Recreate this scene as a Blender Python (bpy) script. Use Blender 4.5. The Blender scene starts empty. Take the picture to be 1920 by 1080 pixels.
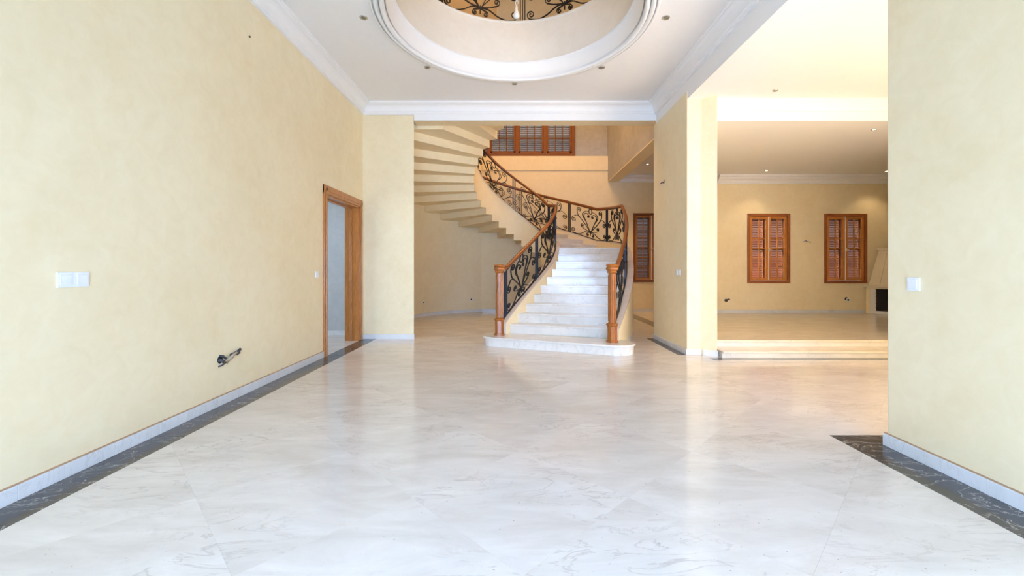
import bpy, bmesh, math, random
from mathutils import Vector, Matrix
random.seed(7)
scn = bpy.context.scene
COL = scn.collection
PI = math.pi

# ------------------------------------------------------------------ camera
F_PX, CX, CY, EYE = 795.0, 965.0, 503.0, 1.2
cam_data = bpy.data.cameras.new('camera')
cam_data.sensor_width = 36.0
cam_data.lens = F_PX / 1920.0 * 36.0
cam_data.shift_x = -(CX - 960.0) / 1920.0
cam_data.shift_y = -(540.0 - CY) / 1920.0
cam_data.clip_start = 0.05
cam = bpy.data.objects.new('camera', cam_data)
cam.location = (0, 0, EYE)
cam.rotation_euler = (PI / 2, 0, 0)
COL.objects.link(cam)
scn.camera = cam

# ------------------------------------------------------------------ light and exposure
vs = scn.view_settings
scn.display_settings.display_device = 'sRGB'
vs.view_transform = 'Standard'
vs.look = 'None'
vs.gamma = 1.0
vs.use_curve_mapping = False
vs.exposure = 0.08
try:
    scn.cycles.use_denoising = True
    scn.cycles.use_adaptive_sampling = True
    scn.cycles.adaptive_threshold = 0.02
    scn.cycles.max_bounces = 8
    scn.cycles.diffuse_bounces = 5
    scn.cycles.glossy_bounces = 3
    scn.cycles.transmission_bounces = 2
    scn.cycles.transparent_max_bounces = 8
    scn.cycles.caustics_reflective = False
    scn.cycles.caustics_refractive = False
    scn.cycles.sample_clamp_indirect = 6.0
except Exception:
    pass

world = bpy.data.worlds.new('sky')
scn.world = world
world.use_nodes = True
wb = world.node_tree.nodes['Background']
wb.inputs[0].default_value = (0.80, 0.90, 1.0, 1)
wb.inputs[1].default_value = 0.7

def area(name, loc, direction, sx, sy, power, color, spread=PI):
    l = bpy.data.lights.new(name, 'AREA')
    l.shape = 'RECTANGLE'; l.size = sx; l.size_y = sy
    l.energy = power; l.color = color; l.spread = spread
    o = bpy.data.objects.new(name, l)
    o.location = loc
    o.rotation_euler = Vector(direction).to_track_quat('-Z', 'Y').to_euler()
    COL.objects.link(o)
    return o

# daylight through the glazed entrance behind the camera
area('daylight_entrance', (0.1, -2.0, 1.15), (0, 1, -0.40), 4.4, 2.0, 420, (0.40, 0.615, 1.0), 2.5)
# daylight through the wide opening on the side
area('daylight_side', (6.05, 1.1, 1.35), (-1, 0, -0.35), 4.0, 2.4, 90, (0.70, 0.82, 1.0), 2.5)
# warm fill light added under the closed gallery ceiling
area('fill_gallery', (0, 2.2, 7.1), (0, 0, -1), 3.6, 3.0, 90, (1.0, 0.74, 0.44))
# orange fill light added under the closed ceiling of the stair hall
area('fill_stair', (0.9, 9.2, 7.1), (0, 0, -1), 2.0, 2.0, 140, (1.0, 0.62, 0.27))
# cool light added inside the side corridor, which has no window
area('fill_corridor', (-4.7, 5.6, 1.6), (1, 0.35, 0), 1.4, 1.4, 40, (0.62, 0.78, 1.0))
sun = bpy.data.lights.new('sun', 'SUN')
sun.energy = 350.0; sun.angle = math.radians(0.6); sun.color = (1.0, 0.97, 0.95)
suno = bpy.data.objects.new('sun', sun)
suno.rotation_euler = Vector((-0.74, -0.08, -0.66)).to_track_quat('-Z', 'Y').to_euler()
suno.location = (14, -2, 9)
COL.objects.link(suno)

# ------------------------------------------------------------------ materials
def new_mat(name):
    m = bpy.data.materials.new(name); m.use_nodes = True
    nt = m.node_tree
    return m, nt, nt.nodes['Principled BSDF']

def nd(nt, typ, **kw):
    n = nt.nodes.new(typ)
    for k, v in kw.items():
        if k.startswith('i_'):
            key = k[2:]
            n.inputs[int(key) if key.isdigit() else key.replace('_', ' ')].default_value = v
        else:
            setattr(n, k, v)
    return n

def ramp(nt, fac, stops):
    r = nt.nodes.new('ShaderNodeValToRGB')
    el = r.color_ramp.elements
    while len(el) < len(stops): el.new(0.5)
    for e, (p, c) in zip(el, stops):
        e.position = p; e.color = (c[0], c[1], c[2], 1)
    nt.links.new(fac, r.inputs[0])
    return r.outputs[0]

def position(nt, scale=(1, 1, 1), rot=(0, 0, 0), per_object=False):
    g = nt.nodes.new('ShaderNodeNewGeometry')
    src = g.outputs['Position']
    if per_object:
        oi = nt.nodes.new('ShaderNodeObjectInfo')
        mul = nd(nt, 'ShaderNodeMath', operation='MULTIPLY'); mul.inputs[1].default_value = 37.0
        nt.links.new(oi.outputs['Random'], mul.inputs[0])
        add = nd(nt, 'ShaderNodeVectorMath', operation='ADD')
        nt.links.new(src, add.inputs[0]); nt.links.new(mul.outputs[0], add.inputs[1])
        src = add.outputs[0]
    mp = nt.nodes.new('ShaderNodeMapping')
    mp.inputs['Scale'].default_value = scale; mp.inputs['Rotation'].default_value = rot
    nt.links.new(src, mp.inputs[0])
    return mp.outputs[0]

def bump(nt, bsdf, height, strength, dist=0.002):
    b = nd(nt, 'ShaderNodeBump'); b.inputs['Strength'].default_value = strength
    b.inputs['Distance'].default_value = dist
    nt.links.new(height, b.inputs['Height']); nt.links.new(b.outputs[0], bsdf.inputs['Normal'])

def plain(name, col, rough=0.5, metal=0.0, spec=0.5, coat=0.0, var=0.04):
    m, nt, b = new_mat(name)
    n = nd(nt, 'ShaderNodeTexNoise', i_Scale=14.0, i_Detail=3.0)
    nt.links.new(position(nt), n.inputs['Vector'])
    c = ramp(nt, n.outputs[0], [(0.3, [x * (1 - var) for x in col]), (0.7, [min(1, x * (1 + var)) for x in col])])
    nt.links.new(c, b.inputs['Base Color'])
    b.inputs['Roughness'].default_value = rough; b.inputs['Metallic'].default_value = metal
    b.inputs['Specular IOR Level'].default_value = spec; b.inputs['Coat Weight'].default_value = coat
    return m

def plaster(name, c0, c1, rough=0.55):
    m, nt, b = new_mat(name)
    p = position(nt)
    n1 = nd(nt, 'ShaderNodeTexNoise', i_Scale=1.1, i_Detail=5.0, i_Roughness=0.62, i_Distortion=0.6)
    n2 = nd(nt, 'ShaderNodeTexNoise', i_Scale=7.0, i_Detail=6.0, i_Roughness=0.6, i_Distortion=0.9)
    nt.links.new(p, n1.inputs['Vector']); nt.links.new(p, n2.inputs['Vector'])
    mx = nd(nt, 'ShaderNodeMix'); mx.inputs[0].default_value = 0.45
    nt.links.new(n1.outputs[0], mx.inputs[2]); nt.links.new(n2.outputs[0], mx.inputs[3])
    c = ramp(nt, mx.outputs[0], [(0.36, c0), (0.62, c1)])
    nt.links.new(c, b.inputs['Base Color'])
    b.inputs['Roughness'].default_value = rough
    b.inputs['Specular IOR Level'].default_value = 0.35
    bump(nt, b, n2.outputs[0], 0.12, 0.004)
    return m

def marble_floor(name, c0, c1, vein, rough, per_object=True, spec=0.5):
    m, nt, b = new_mat(name)
    p = position(nt, (1, 1, 1), (0, 0, 0.55), per_object)
    ps = position(nt, (1.0, 3.2, 1.0), (0, 0, -0.75), per_object)
    n1 = nd(nt, 'ShaderNodeTexNoise', i_Scale=1.6, i_Detail=8.0, i_Roughness=0.65, i_Distortion=0.5)
    nt.links.new(ps, n1.inputs['Vector'])
    base = ramp(nt, n1.outputs[0], [(0.34, c0), (0.66, c1)])
    n2 = nd(nt, 'ShaderNodeTexNoise', i_Scale=2.2, i_Detail=7.0, i_Roughness=0.6, i_Distortion=1.2)
    nt.links.new(ps, n2.inputs['Vector'])
    ab = nd(nt, 'ShaderNodeMath', operation='SUBTRACT'); ab.inputs[1].default_value = 0.5
    nt.links.new(n2.outputs[0], ab.inputs[0])
    ab2 = nd(nt, 'ShaderNodeMath', operation='ABSOLUTE'); nt.links.new(ab.outputs[0], ab2.inputs[0])
    msk = ramp(nt, ab2.outputs[0], [(0.0, (1, 1, 1)), (0.022, (0, 0, 0))])
    n3 = nd(nt, 'ShaderNodeTexNoise', i_Scale=1.3, i_Detail=2.0); nt.links.new(p, n3.inputs['Vector'])
    gate = ramp(nt, n3.outputs[0], [(0.42, (0, 0, 0)), (0.62, (0.55, 0.55, 0.55))])
    mul = nd(nt, 'ShaderNodeMath', operation='MULTIPLY')
    nt.links.new(msk, mul.inputs[0]); nt.links.new(gate, mul.inputs[1])
    mix = nd(nt, 'ShaderNodeMix', data_type='RGBA')
    nt.links.new(mul.outputs[0], mix.inputs[0]); nt.links.new(base, mix.inputs[6])
    mix.inputs[7].default_value = (*vein, 1)
    # tiny pits
    vo = nd(nt, 'ShaderNodeTexNoise', i_Scale=55.0, i_Detail=1.0); nt.links.new(p, vo.inputs['Vector'])
    pit = ramp(nt, vo.outputs[0], [(0.76, (0, 0, 0)), (0.80, (0.5, 0.5, 0.5))])
    mix2 = nd(nt, 'ShaderNodeMix', data_type='RGBA')
    nt.links.new(pit, mix2.inputs[0]); nt.links.new(mix.outputs[2], mix2.inputs[6])
    mix2.inputs[7].default_value = (vein[0] * 0.5, vein[1] * 0.5, vein[2] * 0.5, 1)
    nt.links.new(mix2.outputs[2], b.inputs['Base Color'])
    b.inputs['Roughness'].default_value = rough
    b.inputs['Specular IOR Level'].default_value = spec
    return m

def dark_marble(name):
    m, nt, b = new_mat(name)
    p = position(nt, (1.0, 2.0, 1.0), (0, 0, 0.7), True)
    n = nd(nt, 'ShaderNodeTexNoise', i_Scale=3.0, i_Detail=9.0, i_Roughness=0.6, i_Distortion=1.6)
    nt.links.new(p, n.inputs['Vector'])
    ab = nd(nt, 'ShaderNodeMath', operation='SUBTRACT'); ab.inputs[1].default_value = 0.5
    nt.links.new(n.outputs[0], ab.inputs[0])
    ab2 = nd(nt, 'ShaderNodeMath', operation='ABSOLUTE'); nt.links.new(ab.outputs[0], ab2.inputs[0])
    v = ramp(nt, ab2.outputs[0], [(0.0, (0.42, 0.38, 0.33)), (0.012, (0.060, 0.056, 0.056)), (0.2, (0.028, 0.027, 0.030))])
    nt.links.new(v, b.inputs['Base Color'])
    b.inputs['Roughness'].default_value = 0.16
    return m

def wood(name, c0, c1, rough=0.28, grain=(3.0, 3.0, 30.0), coat=0.25):
    m, nt, b = new_mat(name)
    p = position(nt, (grain[0], grain[1], grain[2]))
    n = nd(nt, 'ShaderNodeTexNoise', i_Scale=3.0, i_Detail=6.0, i_Roughness=0.65, i_Distortion=1.0)
    nt.links.new(p, n.inputs['Vector'])
    c = ramp(nt, n.outputs[0], [(0.3, c0), (0.68, c1)])
    nt.links.new(c, b.inputs['Base Color'])
    b.inputs['Roughness'].default_value = rough
    b.inputs['Coat Weight'].default_value = coat; b.inputs['Coat Roughness'].default_value = 0.12
    return m

def glass_mat(name):
    m, nt, b = new_mat(name)
    out = nt.nodes['Material Output']
    tr = nd(nt, 'ShaderNodeBsdfTransparent'); gl = nd(nt, 'ShaderNodeBsdfGlossy')
    gl.inputs['Roughness'].default_value = 0.03
    fr = nd(nt, 'ShaderNodeFresnel'); fr.inputs[0].default_value = 1.25
    mx = nd(nt, 'ShaderNodeMixShader')
    nt.links.new(fr.outputs[0], mx.inputs[0]); nt.links.new(tr.outputs[0], mx.inputs[1]); nt.links.new(gl.outputs[0], mx.inputs[2])
    nt.links.new(mx.outputs[0], out.inputs[0])
    return m

def lamp_mat(name, col, strength):
    m, nt, b = new_mat(name)
    b.inputs['Base Color'].default_value = (0.9, 0.88, 0.8, 1)
    b.inputs['Emission Color'].default_value = (*col, 1)
    b.inputs['Emission Strength'].default_value = strength
    return m

M = {}
M['wall'] = plaster('plaster_yellow', (0.81, 0.665, 0.415), (0.87, 0.745, 0.50))
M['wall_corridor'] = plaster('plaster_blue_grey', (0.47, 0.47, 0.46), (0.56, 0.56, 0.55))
M['wall_grey'] = plaster('plaster_rough_grey', (0.36, 0.345, 0.33), (0.47, 0.45, 0.43), 0.8)
M['ceiling'] = plain('ceiling_paint', (0.87, 0.845, 0.815), 0.6, var=0.008)
M['trim'] = plain('trim_paint', (0.88, 0.85, 0.815), 0.5, var=0.006)
M['drum'] = plaster('plaster_drum', (0.74, 0.69, 0.60), (0.80, 0.75, 0.67))
M['floor'] = marble_floor('marble_floor', (0.65, 0.580, 0.51), (0.78, 0.715, 0.65), (0.45, 0.38, 0.33), 0.12)
M['floor_warm'] = marble_floor('marble_floor_warm', (0.64, 0.55, 0.44), (0.74, 0.65, 0.54), (0.50, 0.42, 0.34), 0.16)
M['grout'] = plain('grout', (0.66, 0.60, 0.53), 0.2)
M['dark'] = dark_marble('marble_dark')
M['step'] = marble_floor('marble_white', (0.66, 0.62, 0.565), (0.77, 0.735, 0.685), (0.50, 0.47, 0.43), 0.16, True)
M['cap'] = marble_floor('marble_cap', (0.60, 0.50, 0.43), (0.68, 0.58, 0.50), (0.5, 0.42, 0.36), 0.25, True)
M['skirt'] = marble_floor('marble_skirting', (0.70, 0.69, 0.67), (0.78, 0.77, 0.76), (0.55, 0.53, 0.50), 0.25, True)
M['seam'] = plain('seam_brown', (0.42, 0.26, 0.15), 0.8)
M['wood'] = wood('wood_red', (0.13, 0.034, 0.008), (0.25, 0.072, 0.016), 0.34, (3.0, 3.0, 30.0), 0.08)
M['wood_newel'] = wood('wood_newel', (0.21, 0.062, 0.010), (0.37, 0.125, 0.022), 0.25, (9.0, 9.0, 2.0), 0.15)
M['wood_light'] = wood('wood_orange', (0.30, 0.105, 0.020), (0.46, 0.18, 0.040), 0.3, (9.0, 9.0, 1.5), 0.1)
M['wood_dark'] = wood('wood_shutter', (0.14, 0.05, 0.025), (0.24, 0.09, 0.045), 0.5, (6, 6, 20), 0.0)
M['iron'] = plain('iron_dark', (0.022, 0.021, 0.024), 0.42, 0.5)
M['iron_blue'] = plain('iron_navy', (0.028, 0.036, 0.055), 0.4, 0.4)
M['plastic'] = plain('plastic_white', (0.85, 0.85, 0.85), 0.35)
M['black'] = plain('matt_black', (0.02, 0.02, 0.022), 0.8)  # plain matt black for firebox, wall hole, socket wells and screw
M['cable_black'] = plain('cable_black', (0.045, 0.045, 0.055), 0.5)
M['cable_tan'] = plain('cable_tan', (0.42, 0.33, 0.22), 0.6)
M['shutter_grey'] = plain('shutter_grey', (0.16, 0.18, 0.23), 0.5)
M['glass'] = glass_mat('window_glass')
M['chrome'] = plain('chrome_trim', (0.55, 0.53, 0.45), 0.25, 0.9)
M['brass'] = plain('brass', (0.62, 0.50, 0.28), 0.3, 0.8)
M['stone'] = plaster('stone_cream', (0.70, 0.60, 0.42), (0.76, 0.67, 0.50), 0.6)
M['ash'] = plain('ash_grey', (0.34, 0.35, 0.38), 0.9)
M['lamp_on'] = lamp_mat('lamp_lit', (1.0, 0.80, 0.45), 14.0)
M['lamp_off'] = plain('lamp_unlit', (0.16, 0.15, 0.12), 0.2)
M['lamp_cream'] = plain('lamp_cream', (0.86, 0.80, 0.70), 0.35)

# ------------------------------------------------------------------ mesh helpers
def link(name, me, mat, parent=None, smooth=False, bev=0.0):
    o = bpy.data.objects.new(name, me)
    COL.objects.link(o)
    if mat is not None and not me.materials: me.materials.append(M[mat])
    if parent is not None:
        o.parent = parent
        o.matrix_parent_inverse = parent_inverse(parent)
    if smooth:
        for p in me.polygons: p.use_smooth = True
    if bev:
        b = o.modifiers.new('bevel', 'BEVEL'); b.width = bev; b.segments = 2; b.limit_method = 'ANGLE'; b.angle_limit = 0.6
    return o

def parent_inverse(p):
    return world_of(p).inverted()

def world_of(o):
    loc = Matrix.LocRotScale(o.location, o.rotation_euler, o.scale)
    if o.parent is None: return loc
    return world_of(o.parent) @ o.matrix_parent_inverse @ loc

class MB:
    def __init__(s): s.v = []; s.f = []
    def box(s, x0, y0, z0, x1, y1, z1):
        return s.prism([(x0, y0), (x1, y0), (x1, y1), (x0, y1)], z0, z1)
    def prism(s, poly, z0, z1):
        n = len(poly); b = len(s.v)
        a = sum(poly[i][0] * poly[(i + 1) % n][1] - poly[(i + 1) % n][0] * poly[i][1] for i in range(n))
        if a < 0: poly = poly[::-1]
        s.v += [(x, y, z0) for x, y in poly] + [(x, y, z1) for x, y in poly]
        s.f.append(tuple(range(b + n - 1, b - 1, -1))); s.f.append(tuple(range(b + n, b + 2 * n)))
        for i in range(n):
            j = (i + 1) % n
            s.f.append((b + i, b + j, b + n + j, b + n + i))
        return s
    def hexa(s, lo, hi):
        """frustum-like solid from two quads listed counter-clockwise seen from outside hi"""
        b = len(s.v); n = len(lo)
        s.v += list(lo) + list(hi)
        s.f.append(tuple(range(b + n - 1, b - 1, -1))); s.f.append(tuple(range(b + n, b + 2 * n)))
        for i in range(n):
            j = (i + 1) % n
            s.f.append((b + i, b + j, b + n + j, b + n + i))
        return s
    def rings(s, rings, closed_ring=True, closed_path=False, caps=True):
        """skin consecutive rings of equal point count"""
        b = len(s.v); n = len(rings[0]); m = len(rings)
        for r in rings: s.v += [tuple(p) for p in r]
        for i in range(m if closed_path else m - 1):
            i2 = (i + 1) % m
            for j in range(n if closed_ring else n - 1):
                j2 = (j + 1) % n
                s.f.append((b + i * n + j, b + i * n + j2, b + i2 * n + j2, b + i2 * n + j))
        if caps and closed_ring and not closed_path:
            s.f.append(tuple(range(b + n - 1, b - 1, -1)))
            s.f.append(tuple(range(b + (m - 1) * n, b + m * n)))
        return s
    def lathe(s, prof, c, n=24, caps=True, a0=0.0):
        rr = []
        for r, z in prof:
            rr.append([(c[0] + r * math.cos(a0 + 2 * PI * k / n), c[1] + r * math.sin(a0 + 2 * PI * k / n), c[2] + z) for k in range(n)])
        return s.rings(rr, caps=caps)
    def tube(s, pts, r, n=8, closed=False):
        pts = [Vector(p) for p in pts]; m = len(pts); rr = []
        for i, p in enumerate(pts):
            if closed: t = pts[(i + 1) % m] - pts[i - 1]
            else: t = pts[min(i + 1, m - 1)] - pts[max(i - 1, 0)]
            t.normalize()
            up = Vector((0, 0, 1)) if abs(t.z) < 0.95 else Vector((1, 0, 0))
            a = t.cross(up).normalized(); b = a.cross(t).normalized()
            rr.append([p + r * (math.cos(2 * PI * k / n) * a + math.sin(2 * PI * k / n) * b) for k in range(n)])
        return s.rings(rr, closed_path=closed)
    def mesh(s, name):
        me = bpy.data.meshes.new(name)
        me.from_pydata([tuple(v) for v in s.v], [], s.f)
        bm = bmesh.new(); bm.from_mesh(me)
        bmesh.ops.recalc_face_normals(bm, faces=bm.faces)
        bm.to_mesh(me); bm.free()
        me.update()
        return me
    def build(s, name, mat, parent=None, smooth=False, bev=0.0):
        return link(name, s.mesh(name), mat, parent, smooth, bev)

def B(*a): return MB().box(*a)

def tag(o, label=None, cat=None, group=None, kind=None):
    if label: o['label'] = label
    if cat: o['category'] = cat
    if group: o['group'] = group
    if kind: o['kind'] = kind
    return o

def empty(name, loc, label, cat, group=None, kind=None):
    o = bpy.data.objects.new(name, None)
    o.location = loc; o.empty_display_size = 0.1
    COL.objects.link(o)
    return tag(o, label, cat, group, kind)

def structure(o, label, cat): return tag(o, label, cat, None, 'structure')

def dup(src, parent, offset):
    """copy of one object (shared mesh), moved by offset, under parent"""
    o = src.copy(); COL.objects.link(o)
    o.parent = parent
    if parent is not None: o.matrix_parent_inverse = parent_inverse(parent)
    o.location = Vector(src.location) + Vector(offset)
    return o

def smooth_by_angle(o, ang=0.7):
    for p in o.data.polygons: p.use_smooth = True
    try:
        o.data.set_sharp_from_angle(angle=ang)
    except Exception:
        pass
    return o

# ------------------------------------------------------------------ main dimensions
XL, XR, XP = -2.58, 2.52, 2.385      # left wall, right wall, pillar face
YB, YP = -2.2, 7.2                   # wall behind the camera, piers at the stair hall
ZC, ZCB = 3.98, 3.80                 # hall ceiling, underside of cornice
ZS = 3.55                            # soffit of side beam, ceiling of side zone
C = Vector((-0.05, 9.30)); RW = 2.55  # stair hall: centre and radius of the round wall
YBACK, YFAR = 11.7, 9.65
ZUP, ZTOP = 4.44, 7.2
DC, DR = Vector((0.0, 4.73)), 1.32   # round opening in the ceiling
RAISE = 0.18

# ------------------------------------------------------------------ floor
def clip(poly, conv):
    """clip polygon by convex ccw polygon"""
    out = poly
    n = len(conv)
    for i in range(n):
        a, b = conv[i], conv[(i + 1) % n]
        inp, out = out, []
        if not inp: return []
        def side(p): return (b[0] - a[0]) * (p[1] - a[1]) - (b[1] - a[1]) * (p[0] - a[0])
        for k in range(len(inp)):
            p, q = inp[k], inp[(k + 1) % len(inp)]
            sp, sq = side(p), side(q)
            if sp >= 0: out.append(p)
            if sp * sq < 0:
                t = sp / (sp - sq)
                out.append((p[0] + t * (q[0] - p[0]), p[1] + t * (q[1] - p[1])))
    return out

def poly_area(p):
    return 0.5 * abs(sum(p[i][0] * p[(i + 1) % len(p)][1] - p[(i + 1) % len(p)][0] * p[i][1] for i in range(len(p))))

def rect(x0, y0, x1, y1): return [(x0, y0), (x1, y0), (x1, y1), (x0, y1)]

floor = B(-5.2, YB - 0.3, -0.12, 8.7, YBACK + 0.3, -0.0012).build('floor', 'grout')
structure(floor, 'polished pale marble floor of the hall with diagonal slabs', 'floor')
TS, GAP = 0.80, 0.0002

def diagonal_tiles(region, z0, z1, parent, mat):
    xs = [p[0] for p in region]; ys = [p[1] for p in region]
    r2 = math.sqrt(0.5)
    us = [(x + y) * r2 for x in (min(xs), max(xs)) for y in (min(ys), max(ys))]
    ws = [(y - x) * r2 for x in (min(xs), max(xs)) for y in (min(ys), max(ys))]
    u0 = 0.55 * r2; w0 = 0.49 * r2
    for i in range(int(math.floor((min(us) - u0) / TS)), int(math.ceil((max(us) - u0) / TS))):
        for j in range(int(math.floor((min(ws) - w0) / TS)), int(math.ceil((max(ws) - w0) / TS))):
            q = []
            for du, dw in ((GAP, GAP), (TS - GAP, GAP), (TS - GAP, TS - GAP), (GAP, TS - GAP)):
                u = u0 + i * TS + du; w = w0 + j * TS + dw
                q.append(((u - w) * r2, (u + w) * r2))
            q = clip(q, region)
            if len(q) < 3 or poly_area(q) < 0.004: continue
            MB().prism(q, z0, z1).build('floor_tile', mat, parent)

def strip(x0, y0, x1, y1, along, n, z0, z1, parent, mat, name, gap=0.001):
    for i in range(n):
        a, b = i / n, (i + 1) / n
        if along == 'y': r = (x0, y0 + (y1 - y0) * a + gap, x1, y0 + (y1 - y0) * b - gap)
        else: r = (x0 + (x1 - x0) * a + gap, y0, x0 + (x1 - x0) * b - gap, y1)
        B(r[0], r[1], z0, r[2], r[3], z1).build(name, mat, parent)

XI, XO = -2.35, 2.26
diagonal_tiles(rect(XI, YB, XO, 7.35), -0.006, 0.0, floor, 'floor')
diagonal_tiles(rect(-2.62, 7.351, 2.85, YBACK), -0.006, 0.0, floor, 'floor')
diagonal_tiles(rect(2.70, YB, 6.2, 5.54), -0.006, 0.0, floor, 'floor')
diagonal_tiles(rect(3.12, 7.35, 4.5, YBACK), -0.006, 0.0, floor, 'floor_warm')
strip(XO, 3.05, 2.70, 5.85, 'y', 3, -0.006, 0.0, floor, 'floor', 'floor_slab')
strip(2.40, 7.30, 3.12, 7.349, 'x', 1, -0.006, 0.0, floor, 'floor', 'floor_slab')
strip(-5.0, 3.6, -2.58, 7.6, 'y', 4, -0.006, 0.0, floor, 'floor', 'floor_slab')
strip(-2.579, YB, XI, YP, 'y', 9, -0.006, 0.0, floor, 'dark', 'border_slab')
strip(XO, YB, 2.53, 2.84, 'y', 5, -0.006, 0.0, floor, 'dark', 'border_slab')
strip(XO, 2.84, 2.69, 3.048, 'x', 1, -0.006, 0.0, floor, 'dark', 'border_slab')
strip(XO, 5.852, 2.56, 7.298, 'y', 2, -0.006, 0.0, floor, 'dark', 'border_slab')
strip(2.60, 5.52, 2.69, 5.66, 'y', 1, -0.005, 0.0006, floor, 'dark', 'border_slab')
strip(2.852, 7.35, 3.118, YBACK, 'y', 4, -0.006, 0.0, floor, 'dark', 'border_slab')
strip(2.70, 5.541, 8.45, 5.68, 'x', 6, -0.006, 0.0, floor, 'dark', 'border_slab')

# ------------------------------------------------------------------ raised far floor with two steps
plat = [(2.75, 6.03), (10.5, 6.03), (10.5, YFAR), (4.60, YFAR)]
fr = MB().prism(plat, -0.05, RAISE - 0.0012).build('floor_raised', 'grout')
structure(fr, 'honey beige marble floor of the raised room with shuttered windows', 'floor')
diagonal_tiles(plat, RAISE - 0.006, RAISE, fr, 'floor_warm')
st = empty('entry_steps', (5.5, 5.7, 0), 'two low white marble steps up to the raised room', 'steps')
n = 5
for i in range(n):
    x0 = 2.78 + (8.45 - 2.78) * i / n; x1 = 2.78 + (8.45 - 2.78) * (i + 1) / n
    B(x0 + .001, 5.68, 0.0, x1 - .001, 6.05, 0.065).build('riser', 'step', st)
    B(x0 + .001, 5.655, 0.065, x1 - .001, 6.05, 0.09).build('tread', 'floor_warm', st, bev=0.004)  # warm marble on a white step: tan reflection put into the tread colour
    B(x0 + .001, 6.025, 0.09, x1 - .001, 6.07, 0.155).build('riser', 'step', st)
    B(x0 + .001, 6.00, 0.155, x1 - .001, 6.07, RAISE + 0.001).build('tread', 'floor_warm', st, bev=0.004)

# ------------------------------------------------------------------ walls of the hall
DY0, DY1, DZ = 5.80, 7.03, 2.22      # doorway in the left wall
w = MB()
w.box(XL - 0.22, YB - 0.2, 0, XL, DY0, ZC)
w.box(XL - 0.22, DY0, DZ, XL, DY1, ZC)
w.box(XL - 0.22, DY1, 0, XL, 7.44, ZC)
structure(w.build('wall_left', 'wall'), 'long pale yellow plaster wall with the open doorway', 'wall')
w = MB().prism([(XL, YP), (-1.71, YP), (-1.80, 7.44), (XL, 7.44)], 0, ZC)
structure(w.build('wall_pier', 'wall'), 'narrow yellow plaster pier between doorway and stair hall', 'wall')
w = B(XR, YB - 0.2, 0, 2.86, 2.87, ZS)
structure(w.build('wall_right', 'wall', bev=0.01), 'tall plain plaster wall end with one white switch near the camera', 'wall')
w = MB().prism([(XP, 5.87), (2.575, 5.87), (2.745, 5.74), (2.765, 7.28), (XP, 7.28)], 0, 3.65)
structure(w.build('wall_pillar', 'wall', bev=0.012), 'yellow plaster pillar between the staircase and the raised room', 'pillar')
# wall behind the camera with the glazed entrance
w = MB()
w.box(XL - 0.2, YB - 0.2, 0, -2.15, YB, ZC); w.box(2.35, YB - 0.2, 0, 8.7, YB, ZC)
w.box(-2.15, YB - 0.2, 2.65, 2.35, YB, ZC)
structure(w.build('wall_rear', 'wall'), 'plaster wall behind the viewer around the glazed entrance', 'wall')
e = empty('door_entrance', (0.1, YB - 0.1, 0), 'glazed wooden entrance behind the viewer', 'door', None, 'structure')
for x in (-2.15, -0.68, 0.78, 2.25): B(x, YB - .15, 0, x + .1, YB - .07, 2.65).build('frame_post', 'wood', e)
for z in (0.0, 2.1, 2.57): B(-2.15, YB - .15, z, 2.35, YB - .07, z + .08).build('frame_rail', 'wood', e)
for x in (-2.05, -0.58, 0.88): B(x, YB - .115, .08, x + 1.37, YB - .107, 2.57).build('pane', 'glass', e)

# beam across the stair-hall opening and beam along the side
w = B(-1.715, YP + .003, 3.70, 2.57, 7.438, ZUP)
structure(w.build('wall_stair_beam', 'wall'), 'yellow beam spanning the opening to the staircase', 'beam')
w = B(-1.70, YP - 0.025, 3.70, 2.395, YP, ZCB)
structure(w.build('trim_1', 'trim'), 'white fascia board under the cornice over the stair opening', 'trim')
w = B(2.395, YB, ZS, 2.75, YP - 0.002, ZUP)
structure(w.build('wall_side_beam', 'trim'), 'white beam between the hall ceiling and the side room ceiling', 'beam')

# ------------------------------------------------------------------ hall ceiling with round opening
def ring_to_rect(cx, cy, r, x0, y0, x1, y1, n=96):
    angs = [2 * PI * k / n for k in range(n)]
    for px, py in ((x0, y0), (x1, y0), (x1, y1), (x0, y1)):
        angs.append(math.atan2(py - cy, px - cx) % (2 * PI))
    angs = sorted(set(round(a, 6) for a in angs))
    inner, outer = [], []
    for a in angs:
        c, s = math.cos(a), math.sin(a)
        t = 1e9
        if c > 1e-9: t = min(t, (x1 - cx) / c)
        if c < -1e-9: t = min(t, (x0 - cx) / c)
        if s > 1e-9: t = min(t, (y1 - cy) / s)
        if s < -1e-9: t = min(t, (y0 - cy) / s)
        inner.append((cx + r * c, cy + r * s)); outer.append((cx + t * c, cy + t * s))
    return inner, outer

def slab_with_hole(z0, z1, r, x0, y0, x1, y1):
    inn, out = ring_to_rect(DC.x, DC.y, r, x0, y0, x1, y1)
    rr = [[(x, y, z0) for x, y in inn], [(x, y, z0) for x, y in out], [(x, y, z1) for x, y in out], [(x, y, z1) for x, y in inn]]
    return MB().rings(rr, closed_path=True)

c = slab_with_hole(ZC, ZC + 0.05, 1.40, XL - 0.2, YB - 0.2, 2.395, YP).build('ceiling', 'ceiling')
structure(c, 'white hall ceiling with a large round opening', 'ceiling')
c = slab_with_hole(ZC + 0.06, ZUP, DR + 0.12, XL - 0.2, YB - 0.2, 2.75, YP).build('floor_gallery', 'drum')
structure(c, 'upper gallery floor around the round opening', 'floor')

def ring_profile(prof, n=128):
    rr = []
    for k in range(n):
        a = 2 * PI * k / n
        rr.append([(DC.x + r * math.cos(a), DC.y + r * math.sin(a), z) for r, z in prof])
    return MB().rings(rr, closed_path=True)

def arc2(c0, c1, n, up=True):
    return []

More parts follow.
